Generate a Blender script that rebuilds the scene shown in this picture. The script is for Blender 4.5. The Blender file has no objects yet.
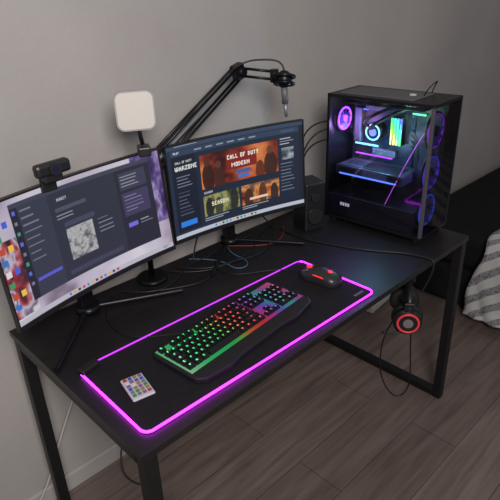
import bpy, bmesh, math, random, colorsys
import numpy as np
from mathutils import Matrix, Vector
random.seed(4)
scene=bpy.context.scene
scene.view_settings.view_transform='Standard'
COL=scene.collection

# ---------------------------------------------------------------- helpers
def lin(c):
    return tuple(((x/255)/12.92 if x/255<=.04045 else ((x/255+.055)/1.055)**2.4) for x in c)
MATS={}
def mat(name,rgb,rough=.5,metal=0,emit=None,es=0,alpha=None,spec=.5):
    if name in MATS: return MATS[name]
    m=bpy.data.materials.new(name); m.use_nodes=True
    b=m.node_tree.nodes['Principled BSDF']
    b.inputs['Base Color'].default_value=(*lin(rgb),1)
    b.inputs['Roughness'].default_value=rough
    b.inputs['Metallic'].default_value=metal
    b.inputs['Specular IOR Level'].default_value=spec
    if emit:
        b.inputs['Emission Color'].default_value=(*lin(emit),1); b.inputs['Emission Strength'].default_value=es
    MATS[name]=m; return m
def nd(m,t,**k):
    n=m.node_tree.nodes.new(t)
    for a,b in k.items(): setattr(n,a,b)
    return n
def link(m,a,b): m.node_tree.links.new(a,b)
def noisy(m,c1,c2,scale,detail=4,bump=0,bscale=None,rough=None,stretch=None):
    b=m.node_tree.nodes['Principled BSDF']
    tc=nd(m,'ShaderNodeTexCoord'); mp=nd(m,'ShaderNodeMapping'); link(m,tc.outputs['Object'],mp.inputs[0])
    if stretch: mp.inputs['Scale'].default_value=stretch
    n=nd(m,'ShaderNodeTexNoise'); n.inputs['Scale'].default_value=scale; n.inputs['Detail'].default_value=detail
    link(m,mp.outputs[0],n.inputs['Vector'])
    r=nd(m,'ShaderNodeValToRGB'); r.color_ramp.elements[0].position=.3; r.color_ramp.elements[1].position=.7
    r.color_ramp.elements[0].color=(*lin(c1),1); r.color_ramp.elements[1].color=(*lin(c2),1)
    link(m,n.outputs['Fac'],r.inputs[0]); link(m,r.outputs[0],b.inputs['Base Color'])
    if bump:
        n2=nd(m,'ShaderNodeTexNoise'); n2.inputs['Scale'].default_value=bscale or scale*4; n2.inputs['Detail'].default_value=3
        link(m,tc.outputs['Object'],n2.inputs['Vector'])
        bp=nd(m,'ShaderNodeBump'); bp.inputs['Strength'].default_value=bump; bp.inputs['Distance'].default_value=.003
        link(m,n2.outputs['Fac'],bp.inputs['Height']); link(m,bp.outputs[0],b.inputs['Normal'])
    return m
def root(name,loc=(0,0,0),yaw=0):
    e=bpy.data.objects.new(name,None); COL.objects.link(e); e.empty_display_size=.05
    e.location=loc; e.rotation_euler=(0,0,yaw); return e
def attach(o,r):
    """parent a part given in world coordinates"""
    s=r.scale[0]
    o.parent=r; o.matrix_parent_inverse=(Matrix.Translation(r.location)@Matrix.Rotation(r.rotation_euler[2],4,'Z')@Matrix.Scale(s,4)).inverted(); return o
def add(name,me,parent=None,loc=(0,0,0),rot=(0,0,0),mats=(),smooth=False):
    o=bpy.data.objects.new(name,me); COL.objects.link(o); o.location=loc; o.rotation_euler=rot
    for m in mats: me.materials.append(m)
    if smooth:
        for p in me.polygons: p.use_smooth=True
    if parent: o.parent=parent
    return o
def bm_box(bm,c,s,mi=0,R=None):
    vs=[]
    for dz in (-.5,.5):
        for dx,dy in ((-.5,-.5),(.5,-.5),(.5,.5),(-.5,.5)):
            v=Vector((dx*s[0],dy*s[1],dz*s[2]))
            if R: v=R@v
            vs.append(bm.verts.new(v+Vector(c)))
    fs=[(3,2,1,0),(4,5,6,7),(0,1,5,4),(1,2,6,5),(2,3,7,6),(3,0,4,7)]
    for f in fs:
        fc=bm.faces.new([vs[i] for i in f]); fc.material_index=mi
def box(parent,name,c,s,m,bevel=.002,rot=(0,0,0),seg=2):
    bm=bmesh.new(); bm_box(bm,(0,0,0),s)
    if bevel: bmesh.ops.bevel(bm,geom=bm.edges[:],offset=min(bevel,min(s)*.45),segments=seg,affect='EDGES',profile=.5)
    me=bpy.data.meshes.new(name); bm.to_mesh(me); bm.free()
    return add(name,me,parent,c,rot,[m])
def multi(parent,name,items,mats,loc=(0,0,0),rot=(0,0,0),bevel=0):
    bm=bmesh.new()
    for it in items: bm_box(bm,*it)
    if bevel: bmesh.ops.bevel(bm,geom=bm.edges[:],offset=bevel,segments=1,affect='EDGES')
    me=bpy.data.meshes.new(name); bm.to_mesh(me); bm.free()
    return add(name,me,parent,loc,rot,mats)
def cyl(parent,name,p0,p1,r,m,r2=None,seg=28,bevel=0):
    p0=Vector(p0);p1=Vector(p1);d=p1-p0
    bm=bmesh.new()
    bmesh.ops.create_cone(bm,cap_ends=True,segments=seg,radius1=r,radius2=r if r2 is None else r2,depth=d.length)
    if bevel:
        es=[e for e in bm.edges if abs(e.verts[0].co.z-e.verts[1].co.z)<1e-6]
        bmesh.ops.bevel(bm,geom=es,offset=bevel,segments=2,affect='EDGES')
    me=bpy.data.meshes.new(name); bm.to_mesh(me); bm.free()
    o=add(name,me,parent,(p0+p1)/2,d.to_track_quat('Z','Y').to_euler(),[m])
    for p in me.polygons: p.use_smooth=len(p.vertices)<=4
    return o
def tube(parent,name,pts,r,m,closed=False,res=8,poly=False):
    cu=bpy.data.curves.new(name,'CURVE'); cu.dimensions='3D'; cu.bevel_depth=r; cu.bevel_resolution=3; cu.use_fill_caps=True
    if poly:
        sp=cu.splines.new('POLY'); sp.points.add(len(pts)-1)
        for p,q in zip(sp.points,pts): p.co=(*q,1)
    else:
        sp=cu.splines.new('NURBS'); sp.points.add(len(pts)-1)
        for p,q in zip(sp.points,pts): p.co=(*q,1)
        sp.order_u=4 if len(pts)>3 else 3; sp.use_endpoint_u=not closed; sp.resolution_u=res
    sp.use_cyclic_u=closed
    t=bpy.data.objects.new('tmp',cu); COL.objects.link(t)
    dg=bpy.context.evaluated_depsgraph_get()
    me=bpy.data.meshes.new_from_object(t.evaluated_get(dg)); me.name=name
    bpy.data.objects.remove(t); bpy.data.curves.remove(cu)
    me.materials.clear()
    return add(name,me,parent,mats=[m],smooth=True)
def torus(parent,name,c,R,r,m,axis=(0,0,1),seg=40,n=10):
    bm=bmesh.new(); rows=[]
    for i in range(seg):
        a=2*math.pi*i/seg; row=[]
        for j in range(n):
            b=2*math.pi*j/n
            row.append(bm.verts.new(((R+r*math.cos(b))*math.cos(a),(R+r*math.cos(b))*math.sin(a),r*math.sin(b))))
        rows.append(row)
    for i in range(seg):
        for j in range(n):
            bm.faces.new((rows[i][j],rows[(i+1)%seg][j],rows[(i+1)%seg][(j+1)%n],rows[i][(j+1)%n]))
    me=bpy.data.meshes.new(name); bm.to_mesh(me); bm.free()
    return add(name,me,parent,c,Vector(axis).to_track_quat('Z','Y').to_euler(),[m],True)
def blob(parent,name,c,s,m,p=1.0,rot=(0,0,0),fn=None,seg=28):
    bm=bmesh.new(); bmesh.ops.create_uvsphere(bm,u_segments=seg,v_segments=seg//2+4,radius=1)
    for v in bm.verts:
        q=v.co.copy()
        v.co=Vector([math.copysign(abs(t)**p,t) for t in q])
        if fn: v.co=fn(v.co)
        v.co=Vector((v.co.x*s[0],v.co.y*s[1],v.co.z*s[2]))
    me=bpy.data.meshes.new(name); bm.to_mesh(me); bm.free()
    return add(name,me,parent,c,rot,[m],True)

# ---------------------------------------------------------------- materials
BLK=mat('black_plastic',(22,22,24),.42)
BLKM=mat('black_matte',(14,14,15),.65)
DARKM=mat('dark_metal',(36,36,40),.35,.7)
GREY=mat('grey_plastic',(95,95,98),.45)
SILV=mat('silver_metal',(170,170,175),.3,.8)
WHT=mat('white_plastic',(190,187,184),.5)
CABLE=mat('cable_rubber',(12,12,13),.5)
desk_top_m=noisy(mat('desk_laminate',(24,22,24),.40,spec=.4),(23,21,23),(30,27,29),9,5,.12,120,stretch=(1,5,1))
leg_m=mat('desk_leg_paint',(26,26,28),.45,.3)
MAGB=mat('led_magenta_bright',(150,40,190),.4,0,(212,38,250),8)
MAG=mat('led_magenta',(150,40,190),.4,0,(200,42,250),4.6)
MAGD=mat('led_magenta_dim',(130,40,170),.4,0,(180,50,225),1.6)
PUR=mat('led_purple',(130,40,200),.4,0,(150,70,255),5)

# ---------------------------------------------------------------- room
wallm=noisy(mat('wall_paint',(160,155,154),.85,spec=.2),(153,149,148),(169,164,161),1.6,4,.35,70)
def slab(name,c,s,m): return box(None,name,c,s,m,0)
slab('wall_back',(1.2,.78,1.3),(6.4,.1,2.6),wallm)
slab('wall_left',(-2.0,-1.5,1.3),(.1,4.6,2.6),wallm)
slab('wall_right',(4.4,-1.5,1.3),(.1,4.6,2.6),wallm)
floorm=mat('floor_laminate',(90,82,78),.42,spec=.4)
b=floorm.node_tree.nodes['Principled BSDF']
tc=nd(floorm,'ShaderNodeTexCoord')
br=nd(floorm,'ShaderNodeTexBrick'); br.offset=.37
br.inputs['Scale'].default_value=1; br.inputs['Brick Width'].default_value=1.25; br.inputs['Row Height'].default_value=.19
br.inputs['Mortar Size'].default_value=.0015; br.inputs['Mortar Smooth'].default_value=.3
br.inputs['Color1'].default_value=(*lin((108,95,90)),1); br.inputs['Color2'].default_value=(*lin((122,109,103)),1); br.inputs['Mortar'].default_value=(*lin((64,56,53)),1)
link(floorm,tc.outputs['Object'],br.inputs['Vector'])
mp=nd(floorm,'ShaderNodeMapping'); mp.inputs['Scale'].default_value=(1.2,14,1); link(floorm,tc.outputs['Object'],mp.inputs[0])
ns=nd(floorm,'ShaderNodeTexNoise'); ns.inputs['Scale'].default_value=2.5; ns.inputs['Detail'].default_value=7; ns.inputs['Distortion'].default_value=.6
link(floorm,mp.outputs[0],ns.inputs['Vector'])
cr=nd(floorm,'ShaderNodeValToRGB'); cr.color_ramp.elements[0].position=.3; cr.color_ramp.elements[1].position=.72
cr.color_ramp.elements[0].color=(.62,.60,.59,1); cr.color_ramp.elements[1].color=(1.12,1.10,1.09,1)
link(floorm,ns.outputs['Fac'],cr.inputs[0])
mx=nd(floorm,'ShaderNodeMix',data_type='RGBA',blend_type='MULTIPLY'); mx.inputs[0].default_value=1
link(floorm,br.outputs['Color'],mx.inputs[6]); link(floorm,cr.outputs[0],mx.inputs[7]); link(floorm,mx.outputs[2],b.inputs['Base Color'])
slab('floor',(1.2,-1.5,-.05),(6.4,4.6,.1),floorm)
bbm=mat('baseboard_paint',(172,168,166),.5)
box(None,'baseboard_back',(1.2,.722,.035),(6.4,.016,.07),bbm,.003)

# ---------------------------------------------------------------- desk
L,D,H=1.434,.656,.75
desk=root('computer_desk')
box(desk,'tabletop',(L/2,D/2,H-.0095),(L,D,.019),desk_top_m,.0015)
t=.034
for i,x in enumerate((.022,L-.022)):
    for j,y in enumerate((.02,D-.02)):
        box(desk,'leg_%d'%(i*2+j+1),(x,y,(H-.019)/2+.001),(t,t,H-.021),leg_m,.003)
    box(desk,'foot_bar_%d'%(i+1),(x,D/2,.02),(t,D-.04-t,.032),leg_m,.003)
    box(desk,'top_bar_%d'%(i+1),(x,D/2,H-.019-.017),(t,D-.04-t,.032),leg_m,.003)
box(desk,'rear_rail',(L/2,D-.02,H-.036),(L-.08,.03,.032),leg_m,.003)
box(desk,'front_rail',(L/2,.12,H-.036),(L-.08,.03,.032),leg_m,.003)

# ---------------------------------------------------------------- screen painting
FONT={'A':['010','101','111','101','101'],'C':['111','100','100','100','111'],'D':['110','101','101','101','110'],
'E':['111','100','110','100','111'],'F':['111','100','110','100','100'],'I':['1','1','1','1','1'],'L':['100','100','100','100','111'],
'N':['1001','1101','1011','1001','1001'],'O':['111','101','101','101','111'],'R':['110','101','110','101','101'],
'T':['111','010','010','010','010'],'U':['101','101','101','101','111'],'W':['10101','10101','10101','11111','01010'],
'Y':['101','101','010','010','010'],'Z':['111','001','010','100','111'],'M':['10001','11011','10101','10001','10001'],
'K':['101','110','100','110','101'],'P':['111','101','111','100','100'],'G':['111','100','101','101','111'],'S':['111','100','111','001','111'],' ':['00']*5}
SW,SH=384,216
class Canvas:
    def __init__(s,c): s.a=np.ones((SH,SW,3))*np.array(c,float); s.rs=np.random.RandomState(7)
    def r(s,u0,v0,u1,v1,c):
        s.a[int(v0*SH):max(int(v0*SH)+1,int(v1*SH)),int(u0*SW):max(int(u0*SW)+1,int(u1*SW))]=c
    def el(s,u,v,ru,rv,c,al=1,clip=None):
        yy,xx=np.mgrid[0:SH,0:SW]; m=(((xx/SW-u)/ru)**2+((yy/SH-v)/rv)**2)<1
        if clip: m&=(xx/SW>=clip[0])&(yy/SH>=clip[1])&(xx/SW<clip[2])&(yy/SH<clip[3])
        s.a[m]=s.a[m]*(1-al)+np.array(c,float)*al
    def noise(s,u0,v0,u1,v1,cols,n=5,n2=5,hf=.25):
        y0,y1,x0,x1=int(v0*SH),int(v1*SH),int(u0*SW),int(u1*SW)
        g=s.rs.rand(n2+2,n+2)
        yy=np.linspace(0,n2,y1-y0); xx=np.linspace(0,n,x1-x0)
        def sm(g,yy,xx):
            iy=yy.astype(int);ix=xx.astype(int);fy=(yy-iy)[:,None];fx=(xx-ix)[None]
            fy=fy*fy*(3-2*fy);fx=fx*fx*(3-2*fx)
            return (g[iy][:,ix]*(1-fy)*(1-fx)+g[iy+1][:,ix]*fy*(1-fx)+g[iy][:,ix+1]*(1-fy)*fx+g[iy+1][:,ix+1]*fy*fx)
        v=sm(g,yy,xx)
        g2=s.rs.rand(n2*4+2,n*4+2); v=(1-hf)*v+hf*sm(g2,yy*3.9,xx*3.9); v=np.clip((v-.15)/.7,0,.999)
        cs=np.array(cols,float); p=v*(len(cs)-1); i=p.astype(int); f=(p-i)[...,None]
        s.a[y0:y1,x0:x1]=cs[i]*(1-f)+cs[np.minimum(i+1,len(cs)-1)]*f
    def text(s,u,v,t,c,k=1):
        x=int(u*SW);y=int(v*SH)
        for ch in t:
            g=FONT.get(ch,FONT[' '])
            for j,row in enumerate(g):
                for i,bit in enumerate(row):
                    if bit=='1' : s.a[y+j*k:y+j*k+k,x+i*k:x+i*k+k]=c
            x+=(len(g[0])+1)*k
    def lines(s,u,v,w,n,c,dv=.022,h=.008):
        for i in range(n):
            s.r(u,v+i*dv,u+w*s.rs.uniform(.5,1),v+i*dv+h,c)
    def grad(s,u0,v0,u1,v1,c0,c1,vert=False):
        y0,y1,x0,x1=int(v0*SH),int(v1*SH),int(u0*SW),int(u1*SW)
        f=np.linspace(0,1,(y1-y0) if vert else (x1-x0)); f=f[:,None,None] if vert else f[None,:,None]
        s.a[y0:y1,x0:x1]=np.array(c0,float)*(1-f)+np.array(c1,float)*f
# left screen
cL=Canvas((190,186,198))
cL.noise(0,0,1,1,[(120,108,126),(170,160,178),(186,180,194),(200,194,206)],4,3)
cL.noise(0,.3,.13,.94,[(40,34,44),(140,50,56),(180,172,188),(100,84,104),(195,188,198)],2,4)
cL.noise(.82,0,1,.7,[(46,34,72),(74,56,110),(150,134,180),(40,34,60)],3,4)
for i in range(9):
    cL.r(.012,.06+i*.095,.04,.11+i*.095,[(50,110,190),(205,205,212),(60,140,90),(180,70,50)][i%4])
    if i%2: cL.r(.058,.06+i*.095,.084,.11+i*.095,[(70,90,200),(220,180,70)][i//2%2])
cL.r(.11,.05,.93,.86,(46,49,62))
cL.r(.11,.05,.93,.085,(60,63,78))
cL.r(.11,.085,.15,.86,(36,38,49)); cL.r(.15,.085,.31,.86,(53,56,71))
cL.lines(.16,.12,.10,8,(110,112,126),.06,.010)
for i in range(8): cL.r(.12,.11+i*.085,.136,.14+i*.085,[(90,100,200),(110,114,130),(70,140,110)][i%3])
cL.text(.36,.14,'DIRECT',(190,190,200),1)
cL.r(.34,.22,.52,.25,(72,76,94)); cL.lines(.34,.28,.13,2,(130,132,145),.03)
cL.r(.37,.36,.55,.40,(64,68,88))
cL.noise(.37,.42,.53,.70,[(86,86,90),(130,130,134),(172,172,174),(112,112,114)],4,5,.4)
cL.lines(.56,.44,.10,4,(120,122,140),.04)
cL.r(.16,.70,.30,.73,(84,90,190))
cL.r(.34,.78,.68,.82,(60,64,82))
cL.r(.71,.085,.93,.86,(38,40,52))
cL.r(.73,.12,.90,.28,(56,58,76)); cL.lines(.74,.15,.12,4,(135,135,152),.03)
cL.r(.73,.31,.90,.53,(62,56,88)); cL.lines(.745,.34,.13,5,(115,115,138),.034)
cL.r(.74,.60,.80,.64,(110,100,210)); cL.lines(.82,.60,.08,2,(150,150,170),.03)
cL.r(0,.955,1,1,(176,174,186))
for i in range(12): cL.r(.3+i*.028,.967,.315+i*.028,.99,[(50,120,210),(210,160,50),(60,60,70),(180,60,60)][i%4])
cL.lines(.93,.965,.05,2,(60,60,70),.014,.006)
# right screen
cR=Canvas((22,28,40))
cR.grad(0,0,1,1,(34,46,66),(30,32,44))
cR.r(.0,.0,1,.05,(52,66,90)); cR.lines(.06,.015,.3,1,(170,176,186))
cR.r(.03,.06,.97,.93,(30,38,54))
cR.r(.03,.06,.97,.12,(46,60,82)); cR.text(.05,.072,'PLAY',(210,215,220),1)
for i in range(6): cR.r(.2+i*.08,.08,.25+i*.08,.095,(135,145,160))
cR.r(.84,.075,.94,.105,(60,76,110))
cR.r(.03,.12,.2,.93,(24,30,44))
cR.text(.055,.175,'CALL OF DUTY',(205,205,205),1); cR.text(.05,.225,'WARZONE',(225,225,225),2)
cR.lines(.055,.33,.11,4,(110,120,140),.035)
cR.lines(.055,.50,.11,7,(84,94,114),.04)
cR.r(.05,.82,.17,.88,(40,120,215))
B1=(.23,.17,.81,.54)
cR.noise(*B1,[(52,18,16),(120,44,26),(176,86,44),(196,118,66)],4,2)
for (u_,v_,a_,b_,c_) in ((.28,.42,.045,.16,(44,22,22)),(.28,.25,.025,.05,(74,42,34)),(.36,.46,.04,.14,(66,34,28)),(.36,.30,.02,.04,(90,54,42)),(.75,.44,.05,.16,(48,30,28)),(.75,.26,.025,.05,(90,60,46)),(.67,.48,.035,.12,(84,38,26))):
    cR.el(u_,v_,a_,b_,c_,.9,B1)
cR.r(.42,.22,.65,.40,(120,34,28)); cR.text(.43,.235,'CALL OF DUTY',(245,232,220),2); cR.text(.46,.325,'MODERN',(240,228,220),2)
cR.r(.49,.42,.60,.46,(60,90,150)); cR.r(.50,.48,.59,.51,(40,110,200))
cR.text(.24,.57,'SEASON',(185,190,200),1)
B2=(.23,.62,.50,.85); cR.noise(*B2,[(24,28,26),(78,84,60),(150,146,84),(70,92,90)],4,2)
for (u_,v_,a_,b_,c_) in ((.27,.76,.03,.12,(30,34,34)),(.34,.78,.03,.12,(52,56,44)),(.46,.74,.03,.13,(36,38,38))): cR.el(u_,v_,a_,b_,c_,.9,B2)
B3=(.52,.62,.81,.85); cR.noise(*B3,[(50,26,20),(150,76,36),(205,140,74),(90,60,56)],4,2)
for (u_,v_,a_,b_,c_) in ((.57,.78,.035,.12,(56,32,28)),(.68,.76,.03,.14,(80,46,34)),(.77,.78,.03,.12,(40,34,38))): cR.el(u_,v_,a_,b_,c_,.9,B3)
cR.text(.29,.70,'SEASON',(225,222,190),2); cR.r(.58,.78,.72,.81,(215,196,180))
cR.lines(.23,.87,.22,2,(150,158,170),.022); cR.lines(.52,.87,.22,2,(150,158,170),.022)
cR.lines(.83,.17,.12,3,(180,185,195),.03); cR.noise(.84,.28,.93,.42,[(40,50,60),(110,120,130),(165,170,176)],3,3)
cR.lines(.83,.46,.12,9,(110,120,138),.04)
cR.r(0,.955,1,1,(176,182,194))
for i in range(12): cR.r(.3+i*.028,.967,.315+i*.028,.99,[(50,120,210),(210,160,50),(60,60,70),(40,140,90)][i%4])

scrm=mat('screen_pixels',(8,8,9),.28)
at=nd(scrm,'ShaderNodeAttribute'); at.attribute_name='pix'
bb=scrm.node_tree.nodes['Principled BSDF']; link(scrm,at.outputs['Color'],bb.inputs['Emission Color']); bb.inputs['Emission Strength'].default_value=1.05

MW,MH=.5413,.3177; SAG=.024
def curve_y(u): return SAG*(1-(2*u)**2)
def curved_slab(name,parent,w0,w1,z0,z1,y0,y1,m,n=40,bev=0):
    bm=bmesh.new(); rows=[]
    for i in range(n+1):
        x=w0+(w1-w0)*i/n; y=curve_y(x/MW)
        rows.append([bm.verts.new((x,y+a,z)) for a,z in ((y0,z0),(y1,z0),(y1,z1),(y0,z1))])
    for i in range(n):
        for j in range(4):
            k=(j+1)%4; bm.faces.new((rows[i][j],rows[i+1][j],rows[i+1][k],rows[i][k]))
    bm.faces.new(rows[0][::-1]); bm.faces.new(rows[-1])
    bmesh.ops.recalc_face_normals(bm,faces=bm.faces[:])
    me=bpy.data.meshes.new(name); bm.to_mesh(me); bm.free()
    return add(name,me,parent,mats=[m])
def monitor(c,yaw,tilt,canvas,tip,fr):
    rt=root('curved_monitor',(c[0],c[1],0),yaw)
    panel=bpy.data.objects.new('panel',None); COL.objects.link(panel); panel.parent=rt
    panel.location=(0,0,c[2]); panel.rotation_euler=(-tilt,0,0)
    hw,hh=MW/2,MH/2
    curved_slab('back_shell',panel,-hw,hw,-hh,hh,.004,.016,BLK)
    curved_slab('rear_bulge',panel,-hw*.6,hw*.6,-hh*.7,hh*.6,.016,.040,BLK)
    curved_slab('bezel_bottom',panel,-hw,hw,-hh,-hh+.013,-.002,.006,BLK)
    curved_slab('bezel_top',panel,-hw,hw,hh-.005,hh,-.002,.006,BLK)
    curved_slab('bezel_left',panel,-hw,-hw+.004,-hh,hh,-.002,.006,BLK,4)
    curved_slab('bezel_right',panel,hw-.004,hw,-hh,hh,-.002,.006,BLK,4)
    x0,x1,z0,z1=-hw+.004,hw-.004,-hh+.013,hh-.005
    xs=np.linspace(x0,x1,SW); zs=np.linspace(z1,z0,SH)
    X,Z=np.meshgrid(xs,zs); Y=SAG*(1-(2*X/MW)**2)+.0015
    co=np.stack([X,Y,Z],-1).reshape(-1,3)
    idx=np.arange(SW*SH).reshape(SH,SW)
    q=np.stack([idx[1:,:-1],idx[1:,1:],idx[:-1,1:],idx[:-1,:-1]],-1).reshape(-1,4)
    me=bpy.data.meshes.new('display'); me.from_pydata(co.tolist(),[],q.tolist())
    a=canvas.a/255.; a=np.where(a<=.04045,a/12.92,((a+.055)/1.055)**2.4)
    rgba=np.concatenate([a,np.ones((SH,SW,1))],-1).reshape(-1).astype(np.float32)
    at=me.attributes.new('pix','FLOAT_COLOR','POINT'); at.data.foreach_set('color',rgba)
    add('display',me,panel,mats=[scrm])
    cyl(rt,'neck_joint',(0,.05,c[2]-.03),(0,.10,c[2]-.03),.028,DARKM)
    box(rt,'column',(0,.105,.75+.16),(.045,.022,.31),DARKM,.004)
    cyl(rt,'base_hub',(0,.10,.7515),(0,.10,.775),.035,DARKM,bevel=.003)
    for s,n in ((-1,'foot_left'),(1,'foot_right')):
        tube(rt,n,[(0,.10,.7505+fr+.006),(s*tip[0],tip[1],.7502+fr)],fr,DARKM,poly=True)
    return rt
monL=monitor((.2253,.4829,1.0301),.1735,.0915,cL,(.232,-.062),.008)
monR=monitor((.7966,.5222,1.0178),-.1619,.0528,cR,(.195,-.09),.0065)

# ---------------------------------------------------------------- mouse mat with LED rim
MTW,MTD=.822,.305
mm=root('gaming_mouse_mat',(.0370,.0395,.7502),-.0218)
def rrect(w,d,r,n=8,o=0):
    pts=[]
    for cx,cy,a0 in ((w-r,r,-90),(w-r,d-r,0),(r,d-r,90),(r,r,180)):
        for i in range(n+1):
            a=math.radians(a0+90*i/n); pts.append((cx+(r+o)*math.cos(a),cy+(r+o)*math.sin(a)))
    return pts
def plate(parent,name,pts,z0,z1,m,mats=None):
    bm=bmesh.new(); lo=[bm.verts.new((x,y,z0)) for x,y in pts]; hi=[bm.verts.new((x,y,z1)) for x,y in pts]
    bm.faces.new(lo[::-1]); bm.faces.new(hi); n=len(pts)
    for i in range(n): bm.faces.new((lo[i],lo[(i+1)%n],hi[(i+1)%n],hi[i]))
    me=bpy.data.meshes.new(name); bm.to_mesh(me); bm.free(); return add(name,me,parent,mats=[m])
matm=noisy(mat('mat_fabric',(17,16,19),.8,spec=.25),(17,16,19),(23,21,25),60,3,.2,900)
plate(mm,'fabric',rrect(MTW,MTD,.022),0,.0036,matm)
rp=[(x,y,.0052) for x,y in rrect(MTW,MTD,.022,o=-.0005)]
cut=(.30,rp[0][1],.0052)   # where the strip gets dimmer along the front edge
tube(mm,'led_rim_left',rp[26:]+[cut],.0030,MAGB,poly=True)
tube(mm,'led_rim_front',[cut]+rp[:14],.0028,MAG,poly=True)
tube(mm,'led_rim_back',rp[13:27],.0022,MAGD,poly=True)
box(mm,'led_controller',(.024,.288,.012),(.055,.026,.015),BLK,.004,rot=(0,0,.2))
lg=multi(mm,'logo',[((MTW-.058+.0085*i,.03,.0037),(.006,.009,.0003)) for i in range(5)],[GREY])

# ---------------------------------------------------------------- keyboard
kb=root('gaming_keyboard',(.2150,.0700,.7545),.0883)
KW,KD=.470,.182
body=plate(kb,'base',[(0,.02),(.02,.0),(.10,-.012),(.15,-.004),(KW-.15,-.004),(KW-.10,-.012),(KW-.02,0),(KW,.02),(KW,KD-.012),(KW-.02,KD),(.02,KD),(0,KD-.012)],.0,.017,BLK)
bv=body.modifiers.new('b','BEVEL'); bv.width=.004; bv.segments=2
u=.0194
def hue(x,y):
    st=[(0,(170,250,190)),(.12,(70,225,130)),(.30,(40,215,115)),(.40,(140,190,70)),(.46,(235,110,60)),(.56,(245,60,70)),(.66,(215,60,170)),(.74,(120,100,225)),(.84,(60,195,180)),(.92,(170,90,180)),(1.01,(240,90,140))]
    x=min(max(x+(y-.5)*-.10,0),1)
    for (a,c0),(b2,c1) in zip(st,st[1:]):
        if x<=b2:
            f=(x-a)/(b2-a); return tuple(c0[i]*(1-f)+c1[i]*f for i in range(3))
    return st[-1][1]
rows=[
 [(0,1)]+[(2+i,1) for i in range(4)]+[(6.5+i,1) for i in range(4)]+[(11+i,1) for i in range(4)]+[(15.4+i,1) for i in range(3)],
 [(i,1) for i in range(13)]+[(13,2)]+[(15.4+i,1) for i in range(3)]+[(18.8+i,1) for i in range(4)],
 [(0,1.5)]+[(1.5+i,1) for i in range(12)]+[(13.5,1.5)]+[(15.4+i,1) for i in range(3)]+[(18.8+i,1) for i in range(4)],
 [(0,1.75)]+[(1.75+i,1) for i in range(11)]+[(12.75,2.25)]+[(18.8+i,1) for i in range(3)],
 [(0,1.25)]+[(1.25+i,1) for i in range(11)]+[(12.25,2.75),(16.4,1)]+[(18.8+i,1) for i in range(4)],
 [(0,1.25),(1.25,1.25),(2.5,1.25),(3.75,6.25),(10,1.25),(11.25,1.25),(12.5,1.25),(13.75,1.25)]+[(15.4+i,1) for i in range(3)]+[(18.8,2),(20.8,1),(21.8,1)]]
bm=bmesh.new(); lay=bm.loops.layers.float_color.new('glow')
KX0=.012; KY1=KD-.018
for ri,row in enumerate(rows):
    yc=KY1-(ri+(.25 if ri else 0))*u-u/2+.004
    for x,w in row:
        xc=KX0+(x+w/2)*u; ww=w*u-.0024; dd=u-.0024
        z0,z1=.019,.0295-.0005*ri
        b0=[bm.verts.new((xc+sx*ww/2,yc+sy*dd/2,z0)) for sx,sy in ((-1,-1),(1,-1),(1,1),(-1,1))]
        b1=[bm.verts.new((xc+sx*(ww/2-.0020),yc+sy*(dd/2-.0020)+.0004,z1)) for sx,sy in ((-1,-1),(1,-1),(1,1),(-1,1))]
        c=lin(hue(xc/KW,1-yc/KD)); c=(*c,1)
        fs=[bm.faces.new(b1)]+[bm.faces.new((b0[i],b0[(i+1)%4],b1[(i+1)%4],b1[i])) for i in range(4)]
        if not(w>5):
            gx,gy=xc-.002,yc+.0015
            k=random.randint(0,3); strokes=[(0,0,.0014,.0062),(.0024,.0022,.0036,.0014)]
            if k==1: strokes=[(0,.0024,.0048,.0014),(0,-.0024,.0048,.0014),(-.0018,0,.0014,.0062)]
            if k==2: strokes=[(-.0018,0,.0014,.0062),(.0018,0,.0014,.0062),(0,0,.003,.0014)]
            if k==3: strokes=[(0,0,.0014,.0062),(0,.0024,.0052,.0014)]
            for sx_,sy_,sw_,sh_ in strokes:
                lv=[bm.verts.new((gx+sx_+a*sw_/2,gy+sy_+b_*sh_/2,z1+.0002)) for a,b_ in ((-1,-1),(1,-1),(1,1),(-1,1))]
                f=bm.faces.new(lv); f.material_index=1
                for l in f.loops: l[lay]=c
n=46
for i in range(n):
    x0=.008+(KW-.016)*i/n; x1=.008+(KW-.016)*(i+1)/n
    for j in range(10):
        y0=.036+(KD-.046)*j/10; y1=.036+(KD-.046)*(j+1)/10
        f=bm.faces.new([bm.verts.new(p) for p in ((x0,y0,.0178),(x1,y0,.0178),(x1,y1,.0178),(x0,y1,.0178))]); f.material_index=2
        c=(*lin(hue((x0+x1)/2/KW,1-y0/KD)),1)
        for l in f.loops: l[lay]=c
me=bpy.data.meshes.new('keys'); bm.to_mesh(me); bm.free()
def glowmat(name,s):
    m=mat(name,(8,8,8),.4); a=nd(m,'ShaderNodeAttribute'); a.attribute_name='glow'
    bb=m.node_tree.nodes['Principled BSDF']; link(m,a.outputs['Color'],bb.inputs['Emission Color']); bb.inputs['Emission Strength'].default_value=s; return m
add('keys',me,kb,mats=[mat('keycap',(17,17,19),.45),glowmat('legend_glow',2.2),glowmat('under_glow',.42)])

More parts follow.
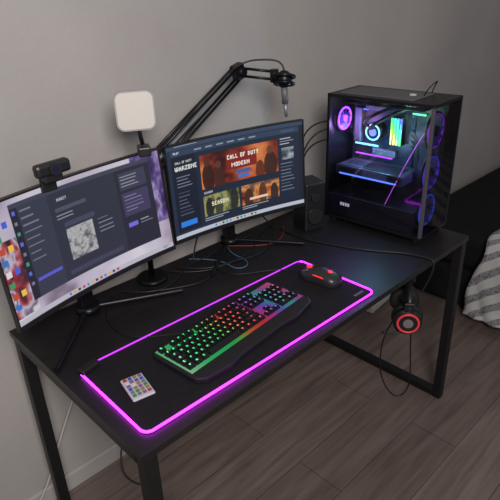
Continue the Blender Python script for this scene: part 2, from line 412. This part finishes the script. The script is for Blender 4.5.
# ---------------------------------------------------------------- mouse
mo=root('computer_mouse',(.806,.188,.7545),.12); mo.scale=(1.06,1.06,1.06)
def mfn(v):
    x,y,z=v
    w=1-.16*math.cos(y*3.0)*1.0
    z=max(z,-.35); top=z if z<0 else z*(1.0-.38*max(0,y)-.12*max(0,-y))
    return Vector((x*w,y,top+.35))
blob(mo,'shell',(0,0,0),(.036,.066,.031),mat('mouse_shell',(38,38,41),.35),.8,fn=mfn)
REDE=mat('red_led',(200,20,20),.4,0,(240,40,45),2)
blob(mo,'palm_logo',(0,-.028,.0365),(.008,.010,.003),REDE)
box(mo,'scroll_wheel',(0,.040,.033),(.006,.018,.012),REDE,.003)
tube(mo,'stripe_left',[(-.028,-.03,.025),(-.0295,0,.028),(-.026,.03,.027),(-.017,.057,.018)],.0014,REDE)
tube(mo,'stripe_right',[(.028,-.03,.025),(.0295,0,.028),(.026,.03,.027),(.017,.057,.018)],.0014,REDE)
box(mo,'button_left',(-.014,.045,.0265),(.014,.022,.005),GREY,.002,rot=(-.5,0,0))
box(mo,'button_right',(.014,.045,.0265),(.014,.022,.005),GREY,.002,rot=(-.5,0,0))

# ---------------------------------------------------------------- remote
rc=root('led_remote_control',(.111,.178,.7545),-.2)
box(rc,'body',(0,0,.004),(.055,.086,.007),mat('remote_white',(175,175,178),.5),.003)
its=[];cols=[mat('btn_%d'%i,c,.5) for i,c in enumerate([(150,60,60),(60,120,80),(60,80,160),(190,190,190),(150,110,60),(100,110,120),(120,80,140)])]
for r in range(6):
    for c in range(4):
        its.append(((-.0185+.0123*c,.033-.0125*r,.0085),(.0085,.0085,.002),(r*3+c*2+ (r*c)%3)%7))
multi(rc,'buttons',its,cols)

# ---------------------------------------------------------------- PC tower
PW,PD,PH=.2066,.4125,.4725
pc=root('desktop_pc_tower',(1.2396-.008,.0863,.77),.0443)
CASE=mat('case_black',(22,22,24),.4,.3)
EDGE=mat('case_edge',(96,96,100),.35,.5)
def pb(n,x0,x1,y0,y1,z0,z1,m=CASE,bev=.0015): return box(pc,n,((x0+x1)/2,(y0+y1)/2,(z0+z1)/2),(x1-x0,y1-y0,z1-z0),m,bev)
for i,(x,y) in enumerate(((.025,.03),(PW-.025,.03),(.025,PD-.03),(PW-.025,PD-.03))):
    cyl(pc,'rubber_foot_%d'%(i+1),(x,y,-.0195),(x,y,.002),.014,BLKM)
pb('bottom_plate',0,PW,0,PD,0,.012)
pb('top_plate',0,PW,0,PD,PH-.012,PH)
topf=mat('top_filter',(88,88,90),.7); pb('top_filter',.03,PW-.03,.09,PD-.03,PH-.001,PH+.003,topf)
pb('right_side',PW-.006,PW,0,PD,.01,PH-.01)
pb('rear_plate',0,PW,PD-.006,PD,.01,PH-.01)
pb('front_post_left',0,.012,0,.012,.0,PH,EDGE); pb('front_post_right',PW-.012,PW,0,.012,0,PH)
pb('rear_post_left',0,.010,PD-.012,PD,0,PH)
pb('motherboard_tray',.165,.170,.02,PD-.01,.01,PH-.01,mat('tray',(44,44,52),.5))
pb('psu_shroud',.008,.165,.04,PD-.008,.012,.095,mat('shroud',(34,34,40),.45))
pb('motherboard',.160,.165,.14,.39,.17,.45,mat('pcb',(32,38,54),.4))
multi(pc,'shroud_logo',[((.0070,.34-.011*i,.062),(.0015,.007,.012)) for i in range(4)],[mat('logo_white',(220,220,225),.5,0,(220,220,230),.6)])
gl=bpy.data.materials.new('tinted_glass'); gl.use_nodes=True; nt=gl.node_tree; nt.nodes.clear()
o=nt.nodes.new('ShaderNodeOutputMaterial'); tr=nt.nodes.new('ShaderNodeBsdfTransparent'); tr.inputs[0].default_value=(.78,.78,.84,1)
gs=nt.nodes.new('ShaderNodeBsdfGlossy'); gs.inputs['Roughness'].default_value=.06; gs.inputs[0].default_value=(.8,.8,.8,1)
mxs=nt.nodes.new('ShaderNodeMixShader'); mxs.inputs[0].default_value=.07
nt.links.new(tr.outputs[0],mxs.inputs[1]); nt.links.new(gs.outputs[0],mxs.inputs[2]); nt.links.new(mxs.outputs[0],o.inputs[0])
pb('side_glass',0,.003,.012,PD-.012,.012,PH-.012,gl,0)
FG=gl.copy(); FG.name='front_tinted_glass'
[n_ for n_ in FG.node_tree.nodes if n_.type=='BSDF_TRANSPARENT'][0].inputs[0].default_value=(.50,.48,.56,1)
pb('front_glass',.012,PW-.012,.0,.003,.012,PH-.012,FG,0)
FANM=mat('fan_blade',(30,26,36),.4,0,(80,60,220),.25)
FANR=mat('fan_blade_lit',(60,40,90),.4,0,(90,80,255),1.0)
def fan(name,c,axis,R,ring,bl=FANM):
    g=bpy.data.objects.new(name,None); COL.objects.link(g); g.parent=pc; g.location=c
    g.rotation_euler=Vector(axis).to_track_quat('Z','Y').to_euler()
    torus(g,'ring',(0,0,0),R,.0035,ring)
    torus(g,'frame',(0,0,-.006),R+.005,.005,BLKM)
    cyl(g,'hub',(0,0,-.008),(0,0,.004),R*.32,ring if name=='rear_fan' else BLKM)
    bm=bmesh.new()
    for i in range(9):
        a=2*math.pi*i/9; Rm=Matrix.Rotation(a,3,'Z')@Matrix.Rotation(.5,3,'X')
        bm_box(bm,Matrix.Rotation(a,3,'Z')@Vector((R*.62,0,0)),(R*.66,R*.38,.0015),0,Rm)
    me=bpy.data.meshes.new('blades'); bm.to_mesh(me); bm.free(); add('blades',me,g,mats=[bl])
ringc=[(60,90,225),(92,60,225),(150,50,215)]
for i,z in enumerate((.085,.225,.37)): fan('front_fan_%d'%(i+1),(.09,.03,z),(0,-1,0),.056,mat('fan_ring_%d'%i,(50,40,120),.4,0,ringc[i],.9))
fan('rear_fan',(.085,PD-.022,.37),(0,-1,0),.040,PUR,FANR)
pb('front_fan_bracket',.15,PW-.006,.02,.04,.012,PH-.012)
CY=mat('led_cyan',(80,200,220),.4,0,(140,225,255),3)
BLU=mat('led_blue_strip',(90,100,255),.4,0,(90,130,255),2.4)
GRN=mat('led_green_strip',(90,255,150),.4,0,(110,255,170),1.8)
cyl(pc,'pump_block',(.16,.285,.325),(.115,.285,.325),.034,DARKM,bevel=.003)
torus(pc,'pump_ring',(.114,.285,.325),.028,.003,CY,(1,0,0))
cyl(pc,'pump_cap',(.116,.285,.325),(.113,.285,.325),.015,mat('led_blue',(80,90,220),.4,0,(130,160,255),1.5))
for i in range(4):
    y=.215-.012*i
    pb('ram_stick_%d'%(i+1),.13,.16,y-.003,y+.003,.285,.385,DARKM,.001)
    for k in range(5):
        hh=(.04+.10*i+.08*k)%1; c=tuple(int(255*q) for q in colorsys.hsv_to_rgb(hh,.6,1))
        pb('ram_light_%d_%d'%(i+1,k+1),.124,.131,y-.003,y+.003,.287+.0195*k,.287+.0195*(k+1),mat('ram_%d_%d'%(i,k),c,.4,0,c,1.3),0)
multi(pc,'heatsinks',[((.148,.365,.34),(.024,.03,.13),0),((.148,.29,.415),(.024,.09,.03),0),((.15,.25,.245),(.02,.10,.025),0),((.152,.19,.14),(.02,.06,.03),0)],[mat('heatsink',(120,122,132),.4,.4)],bevel=.003)
pb('graphics_card',.035,.158,.11,.39,.165,.205,mat('gpu_shroud',(64,68,80),.35,.3),.004)
multi(pc,'gpu_panels',[((.0345,.33,.185),(.002,.09,.026),1),((.0345,.22,.185),(.002,.10,.026),0),((.0345,.14,.185),(.002,.04,.026),1),((.09,.33,.206),(.09,.09,.002),0),((.09,.20,.206),(.09,.13,.002),1)],[mat('gpu_light_panel',(104,110,128),.35,.3),mat('gpu_dark_panel',(40,42,52),.35,.3)])
multi(pc,'backplate_vents',[((.09,.145+.014*i,.2075),(.06,.006,.001)) for i in range(16)],[BLKM])
pb('gpu_led_strip',.031,.034,.13,.37,.172,.177,BLU,.0)
for i,y in enumerate((.17,.25,.33)):
    cyl(pc,'gpu_fan_%d'%(i+1),(.09,y,.166),(.09,y,.160),.036,BLKM)
pb('board_led_strip',.156,.160,.22,.38,.222,.226,mat('led_magenta_strip',(230,60,255),.4,0,(190,90,255),2),0)
pb('board_led_cyan',.150,.154,.28,.38,.262,.268,CY,0)
pb('board_led_blue',.150,.154,.33,.385,.395,.40,BLU,0)
pb('board_led_green',.150,.154,.10,.15,.40,.405,GRN,0)
for k in range(4):
    tube(pc,'psu_cable_%d'%(k+1),[(.14,.14,.35-.02*k),(.11,.10,.34-.02*k),(.11,.075+.006*k,.22),(.12,.10,.10)],.003,CABLE)
tube(pc,'coolant_tube_1',[(.12,.30,.345),(.06,.33,.36),(.06,.25,.42),(.10,.15,.44)],.006,BLKM)
tube(pc,'coolant_tube_2',[(.12,.28,.345),(.05,.30,.33),(.05,.22,.40),(.10,.12,.44)],.006,BLKM)
pb('radiator',.05,.155,.06,.38,.435,.458,BLKM)
tube(pc,'argb_cable',[(.10,.06,.38),(.05,.09,.30),(.03,.13,.18),(.02,.16,.097)],.0012,mat('led_pink',(230,90,240),.4,0,(200,90,235),1.0))
def plight(name,loc,col,e,r=.02,parent=None):
    l=bpy.data.lights.new(name,'POINT'); l.energy=e; l.color=col; l.shadow_soft_size=r
    o=bpy.data.objects.new(name,l); COL.objects.link(o); o.location=loc
    if parent: o.parent=parent
plight('interior_led_purple',(.07,.355,.34),(.6,.35,1),.8,parent=pc)
plight('interior_led_cool',(.05,.22,.28),(.3,.7,1),1.3,parent=pc)
plight('interior_led_green',(.06,.12,.40),(.45,1,.6),.8,parent=pc)
plight('fan_led_purple',(.09,.055,.22),(.35,.3,1),.4,parent=pc)
tube(pc,'top_cable',[(.12,.10,PH+.003),(.11,.08,PH+.035),(.13,.06,PH+.055),(.17,.08,PH+.045),(PW+.004,.12,PH+.0),(PW+.006,.16,PH-.2)],.002,CABLE)
box(pc,'usb_dongle',(.10,.13,PH+.006),(.012,.02,.006),WHT,.001)
for k,(dy,dz) in enumerate(((0,0),(.02,.03),(.01,-.04))):
    tube(pc,'rear_cable_%d'%(k+1),[(.02,PD,.34+dz),(-.01,PD+.05+dy,.33+dz),(-.05,PD+.09+dy,.25+dz),(-.03+.02*k,PD+.10,.12),(-.02,PD+.09,-.012)],.003,CABLE)

# ---------------------------------------------------------------- speaker
sp=root('desktop_speaker',(1.118,.50,.7503),-.35)
box(sp,'cabinet',(0,0,.095),(.085,.10,.19),BLK,.006)
cyl(sp,'woofer',(0,-.0505,.06),(0,-.054,.06),.032,BLKM); torus(sp,'woofer_ring',(0,-.052,.06),.032,.0025,DARKM,(0,1,0))
cyl(sp,'tweeter',(0,-.0505,.135),(0,-.054,.135),.018,BLKM); torus(sp,'tweeter_ring',(0,-.052,.135),.018,.002,DARKM,(0,1,0))

# ---------------------------------------------------------------- microphone boom
ma=root('microphone_boom_arm')
AR=mat('arm_black',(22,22,24),.35,.5)
cyl(ma,'base_plate',(.45,.60,.7505),(.45,.60,.765),.05,AR,bevel=.003)
cyl(ma,'post',(.45,.60,.76),(.45,.60,1.08),.009,AR)
A=Vector((.45,.60,1.09)); B=Vector((.87,.60,1.350)); Cc=Vector((.932,.497,1.338))
dirv=(B-A).normalized(); up=Vector((-dirv.z,0,dirv.x))
for i,s in enumerate((-1,1)):
    for j,w in enumerate((-.012,.012)):
        off=up*(s*.023)+Vector((0,w,0))
        cyl(ma,'lower_bar_%d'%(i*2+j+1),A+off,B+off*.8,.0048,AR)
tube(ma,'lower_spring',[A+dirv*.05,A+dirv*.28],.0055,SILV,poly=True)
box(ma,'elbow',B,(.04,.03,.05),AR,.004,rot=(0,-.3,0)); cyl(ma,'elbow_knob',B+Vector((0,-.03,0)),B+Vector((0,.03,0)),.013,AR)
box(ma,'shoulder',A,(.05,.035,.055),AR,.004)
for i,s in enumerate((-1,1)):
    off=Vector((0,0,s*.012)); cyl(ma,'upper_bar_%d'%(i+1),B+off,Cc+off,.0045,AR)
cyl(ma,'head_joint',Cc+Vector((0,0,-.02)),Cc+Vector((0,0,.02)),.014,AR)
H0=Cc+Vector((.022,-.022,-.004))
torus(ma,'shock_mount_ring',H0,.034,.005,AR,(.3,.2,1))
torus(ma,'shock_mount_ring_lower',H0+Vector((0,0,-.022)),.032,.0045,AR,(.3,.2,1))
blob(ma,'microphone_head',H0+Vector((0,0,-.008)),(.026,.026,.028),AR)
cyl(ma,'microphone_body',H0+Vector((0,0,-.03)),H0+Vector((.006,0,-.085)),.011,GREY)
cyl(ma,'microphone_grille',H0+Vector((.006,0,-.085)),H0+Vector((.010,0,-.13)),.008,mat('mic_grey',(140,140,145),.4,.5),r2=.005)
tube(ma,'microphone_cable',[H0,H0+Vector((.01,.0,.05)),Cc+Vector((-.02,.03,.05)),B+Vector((0,-.01,.035)),B+dirv*-.15+up*.03,B+dirv*-.3+up*.015,A+up*.03,(.46,.61,.95),(.47,.625,.77)],.0028,CABLE)

# ---------------------------------------------------------------- lamp panel
lp=root('led_panel_lamp',(.410,.515,1.312),-.5)
bmp=plate(lp,'housing',[(x-.052,y-.052) for x,y in rrect(.104,.104,.022)],0,.010,mat('lamp_housing',(150,148,146),.5)); bmp.rotation_euler=(math.radians(90),0,0)
df=plate(lp,'diffuser',[(x-.048,y-.048) for x,y in rrect(.096,.096,.018)],0,.002,mat('diffuser',(196,190,184),.5)); df.rotation_euler=(math.radians(90),0,0); df.location=(0,-.010,0)
cyl(lp,'arm',(.0,.004,-.02),(.010,.010,-.095),.006,BLK)
box(lp,'clip',(.012,.010,-.112),(.035,.05,.026),BLK,.004)

# ---------------------------------------------------------------- webcam
wc=root('webcam',(.132,.460,1.232),.05)
box(wc,'body',(0,0,0),(.088,.026,.032),BLK,.008,rot=(.0,-.03,0))
cyl(wc,'lens_barrel',(0,-.012,0),(0,-.020,0),.014,BLKM); cyl(wc,'lens',(0,-.020,0),(0,-.0215,0),.009,mat('lens',(30,30,60),.05))
box(wc,'mount',(0,.01,-.024),(.045,.03,.018),BLK,.003)
box(wc,'rear_clip',(0,.035,-.040),(.04,.012,.05),BLK,.003)

# ---------------------------------------------------------------- headset
hs=root('gaming_headset',(1.107,.047,.572),-.95); hs.scale=(1.18,1.18,1.18)
for s,n in ((-1,'front'),(1,'rear')):
    cyl(hs,n+'_cup',(s*.002,s*.055,0),(s*.002,s*.085,0),.040,BLK,bevel=.006)
    torus(hs,n+'_cushion',(0,s*.045,0),.030,.015,BLKM,(0,1,0))
    torus(hs,n+'_ring',(0,s*.085,0),.029,.003,mat('red_trim',(150,30,40),.4,0,(220,60,70),.45),(0,1,0))
    cyl(hs,n+'_badge',(0,s*.084,0),(0,s*.087,0),.014,mat('badge_grey',(130,120,124),.4,.3))
    box(hs,n+'_yoke',(0,s*.074,.045),(.03,.012,.035),BLK,.004)
arc=[(0,.074*math.cos(a),.035+.053*math.sin(a)) for a in [math.pi*i/14 for i in range(15)]]
tube(hs,'headband',arc,.010,BLK)
tube(hs,'headband_pad',[(0,y*.8,z-.012) for _,y,z in arc[3:12]],.009,BLKM)
tube(hs,'microphone',[(-.01,-.075,-.03),(-.05,-.09,-.045),(-.07,-.09,-.03)],.003,BLK)
hc=tube(None,'headset_cable',[(1.095,.075,.53),(1.059,.102,.456),(1.055,.100,.34),(1.065,.095,.256),(1.104,.049,.150),(1.150,.005,.215),(1.127,.022,.36),(1.124,.027,.50)],.0026,CABLE)
hk=root('headset_hook',(1.107,.047,0))
box(hk,'bracket',(0,0,.7275),(.03,.03,.006),BLK,.001)
box(hk,'stem',(.012,-.012,.70),(.012,.012,.05),BLK,.002,rot=(0,0,-.95))

# ---------------------------------------------------------------- cables on desk
zc=.7535
def cable(name,pts,r=.0025,m=CABLE,par=None): return tube(par,name,[p if len(p)==3 else (*p,zc) for p in pts],r,m)
cb=root('cable_bundle')
attach(cable('usb_lead',[(.325,.262,.764),(.28,.31),(.22,.36),(.21,.40),(.205,.47),(.24,.55),(.30,.60)],.002),kb)
attach(cable('usb_lead',[(.797,.262,.762),(.785,.32,.756),(.73,.37),(.66,.40),(.62,.47),(.66,.54),(.75,.58)],.0018),mo)
cable('display_cable_1',[(.34,.60),(.40,.50),(.50,.53),(.60,.60),(.68,.57),(.75,.62),(.9,.60)],.003,par=cb)
cable('display_cable_2',[(.42,.52),(.50,.47),(.58,.44),(.66,.52),(.72,.60)],.003,par=cb)
cable('display_cable_3',[(.55,.62),(.60,.50),(.72,.50,.757),(.80,.44,.755),(.90,.50),(.98,.56)],.003,par=cb)
cable('blue_cable',[(.62,.62),(.70,.53,.756),(.66,.45),(.72,.42),(.76,.48),(.74,.56),(.80,.62)],.0017,mat('cable_blue',(70,100,125),.5),par=cb)
cable('mains_cable',[(.50,.64),(.55,.52),(.70,.47),(.86,.52),(.95,.60),(1.05,.62)],.003,par=cb)
cable('speaker_cable',[(1.05,.57),(.98,.50),(.90,.47),(.84,.53),(.78,.60)],.002,mat('cable_red',(120,30,30),.5),par=cb)
attach(cable('riser_cable_1',[(.62,.60,.756),(.64,.61,.80),(.66,.60,.88),(.72,.59,.95)],.003),monR)
attach(cable('riser_cable_2',[(1.0,.58,.756),(.97,.60,.82),(.90,.60,.88),(.82,.60,.92)],.003),monR)
cable('audio_cable',[(1.02,.56),(1.0,.44),(1.03,.36),(1.05,.27),(1.10,.17),(1.15,.10),(1.165,.02,.755),(1.165,-.006,.753),(1.165,-.010,.73),(1.155,-.004,.69),(1.14,.01,.64)],.0035)
tube(None,'power_cable',[(.30,.69,.72),(.24,.69,.55),(.12,.69,.35),(.04,.69,.2),(-.03,.69,.05),(-.12,.69,.006)],.0032,mat('cable_white',(185,183,180),.5))
tube(None,'power_cable.001',[(.42,.685,.72),(.36,.685,.45),(.34,.685,.25),(.28,.685,.10),(.20,.60,.006),(.30,.50,.006)],.0032,CABLE)

# ---------------------------------------------------------------- bed
bed=root('bed')
BS=noisy(mat('bed_fabric_black',(18,18,20),.85,spec=.2),(15,15,17),(24,23,26),20,3,.3,200)
box(bed,'base',(3.15,.0,.125),(2.06,1.36,.21),BS,.02)
for i,(x,y) in enumerate(((2.2,-.6),(2.2,.6),(4.1,-.6),(4.1,.6))): cyl(bed,'leg_%d'%(i+1),(x,y,0.001),(x,y,.03),.03,BLKM)
box(bed,'mattress',(3.15,.0,.325),(2.04,1.36,.19),BS,.05,seg=5)
bl=bpy.data.materials.new('blanket_striped'); bl.use_nodes=True; bb=bl.node_tree.nodes['Principled BSDF']; bb.inputs['Roughness'].default_value=.9
tc=nd(bl,'ShaderNodeTexCoord')
wv=nd(bl,'ShaderNodeTexWave',wave_type='BANDS',bands_direction='DIAGONAL'); wv.inputs['Scale'].default_value=5.5; wv.inputs['Distortion'].default_value=.6; wv.inputs['Detail'].default_value=1
link(bl,tc.outputs['Object'],wv.inputs['Vector'])
vo=nd(bl,'ShaderNodeTexVoronoi'); vo.inputs['Scale'].default_value=75
link(bl,tc.outputs['Object'],vo.inputs['Vector'])
rr=nd(bl,'ShaderNodeValToRGB'); rr.color_ramp.elements[0].position=.25; rr.color_ramp.elements[1].position=.5
rr.color_ramp.elements[0].color=(*lin((84,84,88)),1); rr.color_ramp.elements[1].color=(*lin((130,130,133)),1)
link(bl,vo.outputs['Distance'],rr.inputs[0])
r2=nd(bl,'ShaderNodeValToRGB'); r2.color_ramp.elements[0].position=.5; r2.color_ramp.elements[1].position=.62
r2.color_ramp.elements[0].color=(0,0,0,1); r2.color_ramp.elements[1].color=(1,1,1,1); link(bl,wv.outputs['Fac'],r2.inputs[0])
mxb=nd(bl,'ShaderNodeMix',data_type='RGBA'); link(bl,r2.outputs[0],mxb.inputs[0]); mxb.inputs[6].default_value=(*lin((182,180,180)),1)
link(bl,rr.outputs[0],mxb.inputs[7]); link(bl,mxb.outputs[2],bb.inputs['Base Color'])
prof=[(3.6,.425),(3.0,.43),(2.6,.435),(2.3,.435),(2.16,.432),(2.09,.415),(2.06,.37),(2.05,.3),(2.045,.2),(2.04,.1),(2.03,.05)]
bm=bmesh.new(); g=[]
NP,NT=60,50
for i in range(NP+1):
    f=i/NP*(len(prof)-1); k=min(int(f),len(prof)-2); f-=k
    x=prof[k][0]*(1-f)+prof[k+1][0]*f; z=prof[k][1]*(1-f)+prof[k+1][1]*f; row=[]
    hang=min(1,max(0,(.42-z)/.38))
    for j in range(NT+1):
        ymax=.17+.012*math.sin(i*.3)-.10*max(0,(x-2.2))+.05*hang
        y=-.70+(ymax+.70)*j/NT
        w=.012*math.sin(y*22+i*.12)+.008*math.sin(y*47+i*.3)
        row.append(bm.verts.new((x-abs(w)*(hang*1.2) - .006*hang, y, z+ (1-min(1,hang*3))*(.018+w*.8))))
    g.append(row)
for i in range(NP):
    for j in range(NT): bm.faces.new((g[i][j],g[i][j+1],g[i+1][j+1],g[i+1][j]))
me=bpy.data.meshes.new('blanket'); bm.to_mesh(me); bm.free()
ob=add('blanket',me,bed,mats=[bl],smooth=True); so=ob.modifiers.new('s','SOLIDIFY'); so.thickness=.012; so.offset=1

# floor clutter by the wall
pl=root('power_strip',(1.87,.62,.0),.1)
box(pl,'body',(0,0,.022),(.22,.055,.04),WHT,.006)
for i in range(3): cyl(pl,'socket_%d'%(i+1),(-.06+.06*i,0,.0415),(-.06+.06*i,0,.044),.019,GREY)
box(pl,'plug',(-.06,0,.065),(.035,.035,.045),BLK,.006)
wo=root('wall_outlet',(3.44,.728,.27))
box(wo,'plate',(0,-.001,0),(.085,.01,.085),WHT,.004); cyl(wo,'socket',(0,-.006,0),(0,-.009,0),.022,GREY); box(wo,'plug',(0,-.022,0),(.035,.03,.035),BLK,.005)

# ---------------------------------------------------------------- lights
def area(name,loc,tgt,size,e,col):
    l=bpy.data.lights.new(name,'AREA'); l.energy=e; l.size=size; l.color=col; l.shape='SQUARE'
    o=bpy.data.objects.new(name,l); COL.objects.link(o); o.location=loc
    o.rotation_euler=(Vector(tgt)-Vector(loc)).to_track_quat('-Z','Y').to_euler()
area('window_light',(-.55,-1.35,2.15),(.35,.7,1.4),.7,54,(1,.955,.91))
w=bpy.data.worlds.new('world'); scene.world=w; w.use_nodes=True
w.node_tree.nodes['Background'].inputs[0].default_value=(.82,.80,.84,1); w.node_tree.nodes['Background'].inputs[1].default_value=.33

# ---------------------------------------------------------------- camera
cam=bpy.data.cameras.new('camera'); co=bpy.data.objects.new('camera',cam); COL.objects.link(co)
R=Matrix.Rotation(-.7598,3,'Z')@Matrix.Rotation(1.1182,3,'X')@Matrix.Rotation(-.0374,3,'Z')
M=R.to_4x4(); M.translation=Vector((-.3820,-.7424,1.5956)); co.matrix_world=M
cam.sensor_width=36; cam.lens=539.86/500*36; cam.clip_start=.01
scene.camera=co
